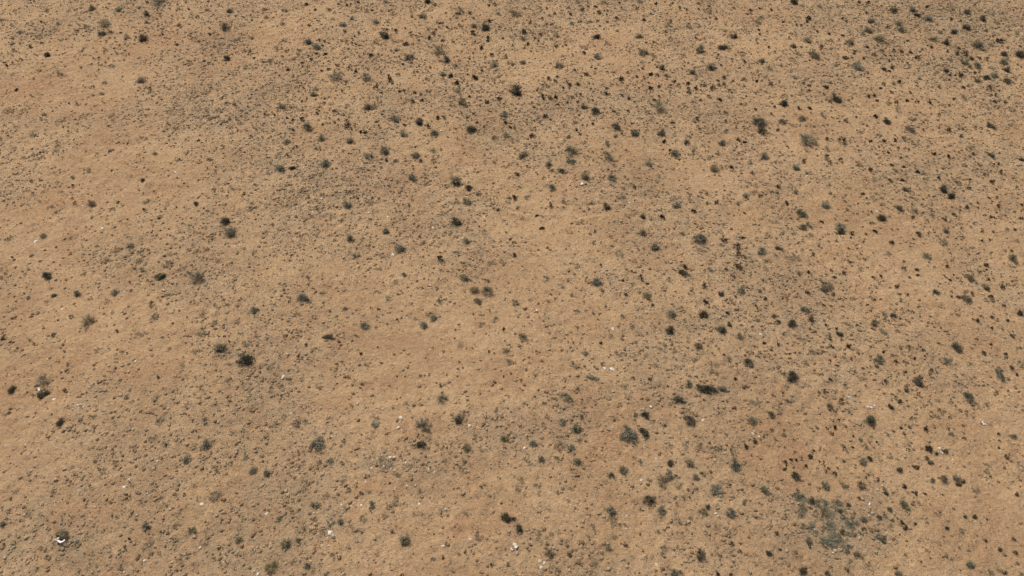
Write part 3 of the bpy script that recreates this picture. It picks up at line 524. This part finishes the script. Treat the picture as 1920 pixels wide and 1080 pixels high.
FLAT = {'g': .62, 'd': .55, 'y': .5, 't': .8, 'p': .35, 'w': .3, 's': .2}
GAIN = {'g': .93, 'd': .90, 'y': 1.0, 't': 1.1, 'p': 1.05, 'w': 1.0, 's': .85}
def place(kind):
    R = readings(kind)
    px, py, w, L, A = R.T
    x, y, z, t = ground_at(px, py)
    dist = t                                             # depth along the view axis
    rad = .5 * GAIN[kind] * w * dist / FPX
    x, y, z, t = ground_at(px, py, rad * FLAT[kind] * .55)
    a = np.radians(A)
    x1, y1, _, _ = ground_at(px + w * L * .5 * np.cos(a), py + w * L * .5 * np.sin(a))
    x0, y0, _, _ = ground_at(px - w * L * .5 * np.cos(a), py - w * L * .5 * np.sin(a))
    ln = .5 * np.hypot(x1 - x0, y1 - y0)
    rot = np.arctan2(y1 - y0, x1 - x0)
    items = []
    for q in range(len(R)):
        items.append(dict(kind=kind, px=px[q], py=py[q], w=w[q] * (L[q] ** .5), x=x[q], y=y[q], z=z[q], rad=rad[q],
                          long=max(ln[q], rad[q]) if L[q] > 1.01 else rad[q], rot=rot[q] if L[q] > 1.01 else None))
    return items
ITEMS = {k: place(k) for k in 'gdyptws'}

rnd = random.Random(7)
def pose(o, it, flat, sink=.02):
    spin = it['rot'] if it['rot'] is not None else rnd.uniform(0, 6.283)
    j = rnd.uniform(.92, 1.08)
    sx = it['long'] * (1 if it['rot'] is not None else j); sy = it['rad'] / (1 if it['rot'] is not None else j)
    o.location = (it['x'], it['y'], it['z'] - sink * it['rad'])
    o.rotation_euler = (0, 0, spin)
    o.scale = (sx, sy, it['rad'] * flat * rnd.uniform(.85, 1.2))

NAME = {'g': 'sage_shrub', 'd': 'dark_shrub', 'y': 'straw_shrub', 't': 'dark_tuft', 'p': 'mat_plant', 'w': 'pale_stone', 's': 'plastic_scrap'}
CAT = {'g': 'shrub', 'd': 'shrub', 'y': 'shrub', 't': 'tuft', 'p': 'mat plant', 'w': 'stone', 's': 'litter'}
GROUP = {'g': 'grey-green shrubs on the plain', 'd': 'dark shrubs on the plain', 'y': 'straw-coloured shrubs on the plain', 't': 'dark tufts on the plain',
         'p': 'low mat plants on the sand', 'w': 'pale stones lying on the sand', 's': 'white scraps lying on the sand'}
MAXN = 300
THINGS = []      # (object, item)
REST = {}
def split(kind):
    its = sorted(ITEMS[kind], key=lambda i: -i['w'])
    REST[kind] = its[MAXN:]
    return its[:MAXN]

for kind, flat in (('g', .88), ('d', .82), ('y', .8)):
    for q, it in enumerate(split(kind)):
        v = rnd.randrange(12) if kind == 'g' and it['w'] >= 17.5 else rnd.randrange(12, 22) if kind == 'g' else rnd.randrange(len(MESH[kind]))
        if it['w'] >= 15:                                # large enough to show foliage and wood
            o = bpy.data.objects.new(NAME[kind], None); C.objects.link(o)
            o.empty_display_size = .3
            obj("foliage", MESH[kind][v], o); obj("woody_stems", STEMMESH[kind][v], o)
        else:
            o = obj(NAME[kind], MESH[kind][v])
        low = ((it['px'] - 1585) / 105) ** 2 + ((it['py'] - 985) / 75) ** 2 < 1     # the patch of flat growth
        pose(o, it, flat * (.6 if low else 1)); THINGS.append((o, it))
for it in split('t'):
    o = obj(NAME['t'], rnd.choice(MESH['t'])); pose(o, it, .95); THINGS.append((o, it))
for it in split('p'):
    o = obj(NAME['p'], rnd.choice(MESH['p'])); pose(o, it, .75); THINGS.append((o, it))

# ------------------------------------------------------------------ stones and scraps
def ico(sub):
    import bmesh
    bm = bmesh.new(); bmesh.ops.create_icosphere(bm, subdivisions=sub, radius=1)
    co = np.array([v.co[:] for v in bm.verts]); f = np.array([[v.index for v in fc.verts] for fc in bm.faces]); bm.free()
    return co, f
ICO, ICOF = ico(2)
STONE = []
for k in range(8):
    r = np.random.default_rng(500 + k)
    co = ICO.copy()
    for _ in range(9):                                   # chip flat faces off a lump
        n = r.normal(size=3); n /= np.linalg.norm(n); h = r.uniform(.62, .92)
        d = co @ n - h
        co -= np.maximum(d, 0)[:, None] * n
    co *= (1 + r.normal(0, .02, (len(co), 1)))
    co *= np.array([1, r.uniform(.7, 1), 1])
    STONE.append(build_mesh("stone", co, ICOF, [MAT['w']]))
for it in split('w'):
    o = obj(NAME['w'], rnd.choice(STONE)); pose(o, it, .5, .02); THINGS.append((o, it))

def scrap_mesh(seed, n=9):
    """a torn, crumpled piece of plastic sheet with a little thickness"""
    r = np.random.default_rng(seed)
    g = np.linspace(-1, 1, n); u, v = np.meshgrid(g, g)
    ang = np.arctan2(v, u)
    edge = .75 + .22 * np.sin(3 * ang + r.uniform(0, 6)) + .15 * np.sin(5 * ang + r.uniform(0, 6))
    z = .16 * noise(u, v, .5, seed) + .10 * np.abs(noise(u, v, .28, seed + 1)) + .12
    up = np.stack([u * edge, v * edge * .7, z], -1).reshape(-1, 3); dn = up - np.array([0, 0, .03])
    i = np.arange(n * n).reshape(n, n)
    q = np.stack([i[:-1, :-1], i[:-1, 1:], i[1:, 1:], i[1:, :-1]], -1).reshape(-1, 4)
    rim = list(i[0, :]) + list(i[1:, -1]) + list(i[-1, -2::-1]) + list(i[-2:0:-1, 0])
    m = n * n
    side = [(rim[k], rim[k - 1], rim[k - 1] + m, rim[k] + m) for k in range(len(rim))]
    return build_mesh("scrap", np.concatenate([up, dn]), np.concatenate([q, q[:, ::-1] + m, np.array(side)]), [MAT['s']])
SCRAP = [scrap_mesh(700 + k) for k in range(6)]
for it in split('s'):
    o = obj(NAME['s'], rnd.choice(SCRAP)); pose(o, it, .8, -.02); THINGS.append((o, it))
# ------------------------------------------------------------------ a few singular things
def box_strip(pts, w, h):
    """a flat strip of plastic bent along pts"""
    pts = np.array(pts, float); n = len(pts); co = []
    for k in range(n):
        a = pts[min(k + 1, n - 1)] - pts[max(k - 1, 0)]; s = np.array([-a[1], a[0], 0]); s /= np.linalg.norm(s)
        for sx, sz in ((-1, 0), (1, 0), (1, 1), (-1, 1)):
            co.append(pts[k] + s * w * sx * .5 + np.array([0, 0, h * sz]))
    f = [(0, 1, 2, 3), (4 * n - 1, 4 * n - 2, 4 * n - 3, 4 * n - 4)]
    for k in range(n - 1):
        b = 4 * k
        for j in range(4): f.append((b + j, b + 4 + j, b + 4 + (j + 1) % 4, b + (j + 1) % 4))
    return np.array(co), np.array(f)

def at(px, py, lift=0.0):
    x, y, z, t = ground_at(np.array([px]), np.array([py]), lift)
    return float(x[0]), float(y[0]), float(z[0]), float(t[0])

def tag(o, label, cat, group=None):
    o["label"] = label; o["category"] = cat
    if group: o["group"] = group

# white plastic strip folded over the dark shrub near the lower left corner
bx, by, bz, bt = at(117, 1006)
path = []
for (px, py, h) in ((111.5, 1008.5, .24), (103, 1010.5, .20), (114.5, 1017, .16), (122, 1012.5, .26)):
    x, y, z, t = at(px, py, h); path.append((x - bx, y - by, z + h - bz))
co, f = box_strip(path, .075, .02)
o = obj("plastic_strip", build_mesh("plastic_strip", co, f, [MAT['s']])); o.location = (bx, by, bz)
tag(o, "bent white plastic strip caught on the dark shrub near the lower left corner", "litter")

# split pale slab and its neighbour at the bottom edge
def slab(name, px, py, w, seed, cut, label, cat="stone"):
    x, y, z, t = at(px, py); r = .5 * w * t / FPX
    rg = np.random.default_rng(seed); n = 14
    ang = np.arange(n) * 2 * np.pi / n; rr = r * (1 + rg.normal(0, .10, n))
    ring = np.stack([np.cos(ang) * rr, np.sin(ang) * rr * 1.15], 1)
    if cut is not None:
        nrm = np.array([np.cos(cut[0]), np.sin(cut[0])]); d = ring @ nrm - cut[1] * r
        ring = ring - np.maximum(d, 0)[:, None] * nrm
    h = .30 * r
    low = np.c_[ring * 1.05, np.full(n, -.05)]; mid = np.c_[ring, np.full(n, h * .75)]; top = np.c_[ring * .86, h + rg.normal(0, .012, n)]
    co = np.concatenate([low, mid, top, [[ring[:, 0].mean(), ring[:, 1].mean(), h * 1.04]]])
    f = []
    for k in range(n):
        k2 = (k + 1) % n
        for b in (0, n): f += [(b + k, b + k2, b + n + k2), (b + k, b + n + k2, b + n + k)]
        f.append((2 * n + k, 2 * n + k2, 3 * n))
    o = obj(name, build_mesh(name, co, np.array(f), [MAT['w']])); o.location = (x, y, z + .02)
    tag(o, label, cat, GROUP['w'])
    return o
slab("stone_slab", 965.0, 1024.5, 11.5, 3, (3.7, .25), "larger half of the cracked pale slab at the bottom edge", "stone")
slab("stone_slab", 960.0, 1029.0, 6.5, 4, (.6, .3), "smaller lower half of the cracked pale slab at the bottom edge", "stone")

# rusty brick fragment, left of two white stones in the middle of the plain
x, y, z, t = at(985, 579)
s = 3.2 * t / FPX
co = np.array([[a * s * (1.1 if c > 0 else 1.2), b * s * .6, c * s * .45 + s * .3] for c in (-1, 1) for b in (-1, 1) for a in (-1, 1)])
co += np.random.default_rng(9).normal(0, s * .08, co.shape)
f = np.array([(0, 2, 3, 1), (4, 5, 7, 6), (0, 1, 5, 4), (2, 6, 7, 3), (0, 4, 6, 2), (1, 3, 7, 5)])
o = obj("brick_fragment", build_mesh("brick_fragment", co, f, [MAT['b']])); o.location = (x, y, z); o.rotation_euler = (.1, .05, .6)
tag(o, "small rust-brown brick fragment just left of two white stones", "brick")

# ------------------------------------------------------------------ labels that single each thing out
ROWS = [(150, "top strip"), (330, "upper band"), (520, "upper middle"), (710, "lower middle"), (890, "lower band"), (2000, "bottom strip")]
COLS = [(230, "far left"), (510, "left"), (790, "left of centre"), (1070, "centre"), (1350, "right of centre"), (1640, "right"), (5000, "far right")]
ORD = "first second third fourth fifth sixth seventh eighth ninth tenth eleventh twelfth thirteenth fourteenth fifteenth sixteenth seventeenth eighteenth nineteenth twentieth".split()
LOOK = {'g': [(24, "wide grey-green shrub"), (17, "mid-sized grey-green shrub"), (0, "small grey-green shrub")],
        'd': [(22, "wide dark shrub"), (15, "mid-sized dark shrub"), (0, "small dark shrub")],
        'y': [(0, "pale straw-coloured shrub")],
        't': [(9, "broad dark tuft"), (0, "round dark tuft")],
        'p': [(20, "wide pale mat plant"), (0, "pale mat plant")],
        'w': [(6, "pale stone"), (0, "little white stone")],
        's': [(0, "white plastic scrap")]}
HAND = [   # kind, sheet x, sheet y, label
    ('g', 591, 832, "largest round grey shrub of the lower left, reddish earth below it"),
    ('d', 118, 1006, "small dark shrub wrapped by the bent white plastic strip"),
    ('d', 1632, 784, "big round dark shrub with white scraps along its upper side"),
    ('d', 1326, 730, "long dark shrub lying crosswise with a thin straw tail"),
    ('d', 1292, 786, "slanting blackish burnt-looking shrub right of a reddish bare spot"),
    ('d', 461, 675, "widest blackish shrub on the left of the plain, ragged outline"),
    ('d', 79, 741, "dark rounded shrub with a white scrap at its upper left"),
    ('d', 1815, 745, "long dark shrub slanting down to the right near the right edge"),
    ('d', 1256, 619, "nearly black round shrub standing alone right of the centre"),
    ('d', 1312, 446, "widest dark shrub in the upper middle, right of the centre"),
    ('d', 1724, 717, "low brownish dark mound of a shrub left of the slanting long shrub"),
    ('d', 612, 632, "thin dark ridge-shaped shrub crossing bare sand left of the centre"),
    ('d', 1784, 366, "lower right half of the big dark double shrub near the right edge"),
    ('d', 1770, 355, "upper left half of the big dark double shrub near the right edge"),
    ('d', 1700, 356, "narrow slanting dark shrub left of the dark double shrub"),
    ('g', 1180, 817, "wide bushy grey shrub with a dark shrub touching its right side"),
    ('d', 1210, 813, "dark shrub touching the right side of a wide bushy grey shrub"),
    ('g', 525, 315, "pale-topped grey shrub with a flat dark shrub at its right"),
    ('d', 549, 314, "flat dark shrub at the right of a pale-topped grey shrub"),
    ('g', 752, 465, "bushy grey shrub right above a white plastic scrap"),
    ('s', 736, 477, "white plastic scrap right below a bushy grey shrub"),
    ('s', 72, 729, "white plastic scrap behind the dark rounded shrub by the left edge"),
    ('s', 1146, 692, "largest white scrap in the open lower middle, right of centre"),
    ('w', 619, 999, "big flat white stone among the grey crust in the bottom strip"),
    ('w', 378, 946, "lone rounded white stone above the bottom left, on bare sand"),
    ('w', 531, 707, "lone pale stone left of the bare sandy middle"),
    ('w', 880, 797, "tall pale stone beside a dark shrub below the centre"),
    ('w', 1014, 1064, "lowest of three round pale stones clustered at the bottom edge"),
    ('w', 1021, 1055, "right one of three round pale stones clustered at the bottom edge"),
    ('w', 1012, 1052, "top one of three round pale stones clustered at the bottom edge"),
    ('y', 1145, 890, "yellowish straw-coloured shrub on bare sand, right of centre"),
    ('y', 505, 1062, "straw-coloured shrub at the bottom edge, left of centre"),
    ('y', 560, 1012, "small straw-coloured shrub left of the big flat white stone"),
    ('y', 945, 821, "straw-coloured shrub in the lower band near the centre line"),
    ('y', 1320, 957, "straw-coloured shrub beside a dark tuft, bottom strip, right of centre"),
]
done = set()
for kind, hx, hy, lab in HAND:
    c = [(math.hypot(it['px'] - hx, it['py'] - hy), k) for k, (o, it) in enumerate(THINGS) if it['kind'] == kind and k not in done]
    d, k = min(c)
    if d < 14:
        tag(THINGS[k][0], lab, CAT[kind], GROUP[kind]); done.add(k)
cells = {}
for k, (o, it) in enumerate(THINGS):
    if k in done: continue
    if it['px'] < -5 or it['px'] > 1925: pass
    look = next(t for lim, t in LOOK[it['kind']] if it['w'] >= lim)
    row = next(t for lim, t in ROWS if it['py'] < lim); col = next(t for lim, t in COLS if it['px'] < lim)
    cells.setdefault((look, row, col), []).append(k)
for (look, row, col), ks in cells.items():
    ks.sort(key=lambda k: THINGS[k][1]['px'])
    for n, k in enumerate(ks):
        o, it = THINGS[k]
        where = "%s, %s" % (row, col)
        if len(ks) == 1: lab = "only %s in the %s" % (look, where)
        elif n == len(ks) - 1 and n > 1: lab = "rightmost %s in the %s" % (look, where)
        elif n == 0: lab = "leftmost %s in the %s" % (look, where)
        else: lab = "%s, %s from the left in the %s" % (look, ORD[n] if n < 20 else str(n + 1) + "th", where)
        tag(o, lab, CAT[it['kind']], GROUP[it['kind']])

# ------------------------------------------------------------------ what nobody could count
def scatter(name, shapes, xs, ys, sx, sz, mat, tint_shift=None, seed=0, sink=.1, label=None, cat=None):
    """joins many small copies of the given shapes into one mesh"""
    r = np.random.default_rng(seed); zs = terrain(xs, ys)
    pick = r.integers(0, len(shapes), len(xs)); cos_, fs, ts, base = [], [], [], 0
    for k, (co, f, t) in enumerate(shapes):
        q = np.where(pick == k)[0]
        if not len(q): continue
        a = r.uniform(0, 2 * np.pi, len(q)); ca, sa = np.cos(a)[:, None], np.sin(a)[:, None]
        x = co[None, :, 0] * ca - co[None, :, 1] * sa; y = co[None, :, 0] * sa + co[None, :, 1] * ca
        P = np.stack([x * sx[q, None] + xs[q, None], y * sx[q, None] + ys[q, None],
                      (co[None, :, 2] - sink) * sz[q, None] + zs[q, None]], -1)
        tt = np.repeat(t[None], len(q), 0)
        if tint_shift is not None: tt = np.clip(tt + tint_shift[q, None], 0, 1)
        n = len(co)
        cos_.append(P.reshape(-1, 3)); ts.append(tt.ravel())
        fs.append((f[None] + (base + np.arange(len(q)) * n)[:, None, None]).reshape(-1, f.shape[1])); base += n * len(q)
    o = obj(name, build_mesh(name, np.concatenate(cos_), np.concatenate(fs), [MAT[mat]], {"tint": ('POINT', 'FLOAT', np.concatenate(ts))}))
    o["kind"] = "stuff"
    if label: o["label"] = label; o["category"] = cat
    return o

for kind, nm, lab, flat in (('g', "small_shrubs", "scattered smallest grey-green shrubs across the plain", 1.0),
                            ('t', "small_tufts", "scattered tiny dark tufts across the plain", .95),
                            ('p', "small_mats", "scattered smallest pale mat plants on the sand", .75)):
    its = REST.get(kind, [])
    if its:
        r_ = np.array([i['rad'] for i in its])
        scatter(nm, SHAPE[kind] if kind != 'g' else SHAPE['g'][12:], np.array([i['x'] for i in its]), np.array([i['y'] for i in its]),
                r_, r_ * flat, kind, seed=5, sink=.02, label=lab, cat="plants")

rng = np.random.default_rng(77)
# the patch of low, merged growth near the lower right
n = 1500
px = rng.uniform(1480, 1745, n); py = rng.uniform(915, 1065, n)
top = np.maximum(925 + (px - 1490) * .16, 940 + (px - 1580) * .9); bot = 1046 - np.abs(px - 1605) * .30; lft = 1488 + (py - 925) * .28
x, y, z, t = ground_at(px, py)
keep = (py > top) & (py < bot) & (px > lft) & (noise(x, y, 1.5, 81) + .9 * noise(x, y, .7, 82) > -.12)
x, y = x[keep][:105], y[keep][:105]
s = rng.uniform(.07, .19, len(x))
scatter("low_growth", SHAPE['g'][12:], x, y, s, s * .6, 'g', rng.normal(.08, .2, len(x)), 21, .05, "merged patch of low grey-green growth near the lower right corner", "ground cover")
def sow(n, weight):
    """n points spread over the visible plain, kept where weight(x, y) beats chance"""
    px = rng.uniform(-60, 1980, n); py = rng.uniform(-40, 1130, n)
    x, y, z, t = ground_at(px, py)
    # even density on the ground: keep by ground area per sheet unit
    area = t ** 3; keep = rng.uniform(0, 1, n) < area / area.max()
    x, y = x[keep], y[keep]
    k = rng.uniform(0, 1, len(x)) < weight(x, y)
    return x[k], y[k]

def small_cushion(seed, n=11):
    r = np.random.default_rng(seed)
    d = r.normal(size=(n, 3)); d[:, 2] = np.abs(d[:, 2]) + .15; d /= np.linalg.norm(d, axis=1, keepdims=True)
    pos = d * np.array([[.5, .5, .35]]) * r.uniform(.4, 1, (n, 1))
    return leaves(r, pos, d + r.normal(size=(n, 3)) * .35, r.uniform(.5, .9, n), np.full(n, .26), np.clip(.42 + .3 * d[:, 2] + r.normal(0, .15, n), 0, 1))
CUSH = [small_cushion(900 + k) for k in range(10)]
def hummock(seed, n=5):
    """small solid cushion: an uneven low dome"""
    r = np.random.default_rng(seed); a = np.arange(n) * 2 * np.pi / n + r.uniform(-.2, .2, n)
    rr = r.uniform(.75, 1.2, n); sq = r.uniform(.6, 1.0)
    low = np.stack([np.cos(a) * rr, np.sin(a) * rr * sq, np.full(n, -.15)], 1)
    mid = np.stack([np.cos(a) * rr * .8, np.sin(a) * rr * sq * .8, r.uniform(.35, .65, n)], 1)
    co = np.concatenate([low, mid, [[r.uniform(-.2, .2), r.uniform(-.2, .2), r.uniform(.7, .95)]]])
    f = []
    for k in range(n):
        j = (k + 1) % n
        f += [(k, j, n + j), (k, n + j, n + k), (n + k, n + j, 2 * n)]
    return co, np.array(f), np.clip(r.normal(.5, .13, 2 * n + 1), 0, 1)
covered = lambda x, y: np.clip((cover(x, y) - .25) * 1.6, .03, 1)
x, y = sow(100000, covered)
s = rng.uniform(.05, .125, len(x)) * (1 + .35 * rng.uniform(0, 1, len(x)) ** 4)
scatter("low_cushions", CUSH, x, y, s, s * .6, 'p', rng.normal(.05, .14, len(x)), 6, .08, "carpet of tiny pale cushions and dry tufts over the sand", "ground cover")
DOMES = [hummock(1000 + k) for k in range(14)]
x, y = sow(330000, lambda x, y: np.clip(.14 + .8 * covered(x, y), 0, 1) * np.clip(.55 + .8 * noise(x, y, 1.4, 71), .1, 1))
s = .03 + .085 * rng.uniform(0, 1, len(x)) ** 1.5
scatter("sand_hummocks", DOMES, x, y, s, s * .8, 'clod', rng.normal(-.05, .16, len(x)), 17, .05, "little crumbly hummocks of sand all over the plain", "ground cover")
x, y = sow(125000, lambda x, y: covered(x, y) * np.clip(.6 + .9 * noise(x, y, 1.1, 61), .1, 1))
s = .035 + .085 * rng.uniform(0, 1, len(x)) ** 1.5
scatter("hummocks", DOMES, x, y, s, s * .85, 'p', rng.normal(-.02, .17, len(x)), 16, .05, "tiny pale dome-shaped hummocks dotted over the sand", "ground cover")
TUFTY = [(900, 190, 260, 110), (1280, 160, 220, 110), (1720, 480, 140, 220), (1740, 110, 170, 100), (1820, 150, 110, 60), (620, 160, 140, 120), (1480, 620, 120, 90), (230, 70, 150, 50), (1540, 870, 120, 60), (1750, 680, 120, 90)]
def tufty(x, y):
    px, py, d = picture_of(x, y, 0.0); w = np.full(len(x), .06)
    for (a, b, rx, ry) in TUFTY: w = w + .75 * np.exp(-((px - a) / rx) ** 2 - ((py - b) / ry) ** 2)
    return np.clip(w, 0, .8) * np.clip(.55 + 1.2 * noise(x, y, 3.2, 31), 0, 1)
x, y = sow(62000, tufty)
s = rng.uniform(.05, .12, len(x))
scatter("tiny_tufts", CUSH, x, y, s, s, 't', rng.normal(.1, .15, len(x)), 7, .08, "tiny dark tufts sprinkled over the plain", "ground cover")
x, y = sow(9000, lambda x, y: np.clip(.3 + .9 * noise(x, y, 4, 41), 0.02, 1) * .8)
s = rng.uniform(.02, .05, len(x))
P8 = [(ICO0, ICOF0, np.full(len(ICO0), .5)) for ICO0, ICOF0 in [ico(1)]]
scatter("pebbles", P8, x, y, s, s * .6, 'pebble', None, 8, -.2, "small tan pebbles strewn over the sand", "pebbles")

# clods and bits of dry litter: little three-sided lumps
def clod(seed):
    r = np.random.default_rng(seed)
    a = np.arange(3) * 2.094 + r.uniform(-.4, .4, 3)
    co = np.concatenate([np.stack([np.cos(a), np.sin(a) * r.uniform(.4, .9), np.full(3, -.1)], 1), [[r.uniform(-.4, .4), r.uniform(-.3, .3), .75]]])
    return co, np.array([(0, 1, 3), (1, 2, 3), (2, 0, 3)]), np.full(4, .45)
x, y = sow(420000, lambda x, y: np.clip(.18 + .65 * cover(x, y) + .4 * noise(x, y, 1.6, 51), .12, 1))
s = .02 + .075 * rng.uniform(0, 1, len(x)) ** 1.7
scatter("clods", [clod(950 + k) for k in range(12)], x, y, s, s * .55, 'clod', rng.normal(.03, .22, len(x)), 9, .05, "fine earth clods and bits of dry litter over the sand", "litter")
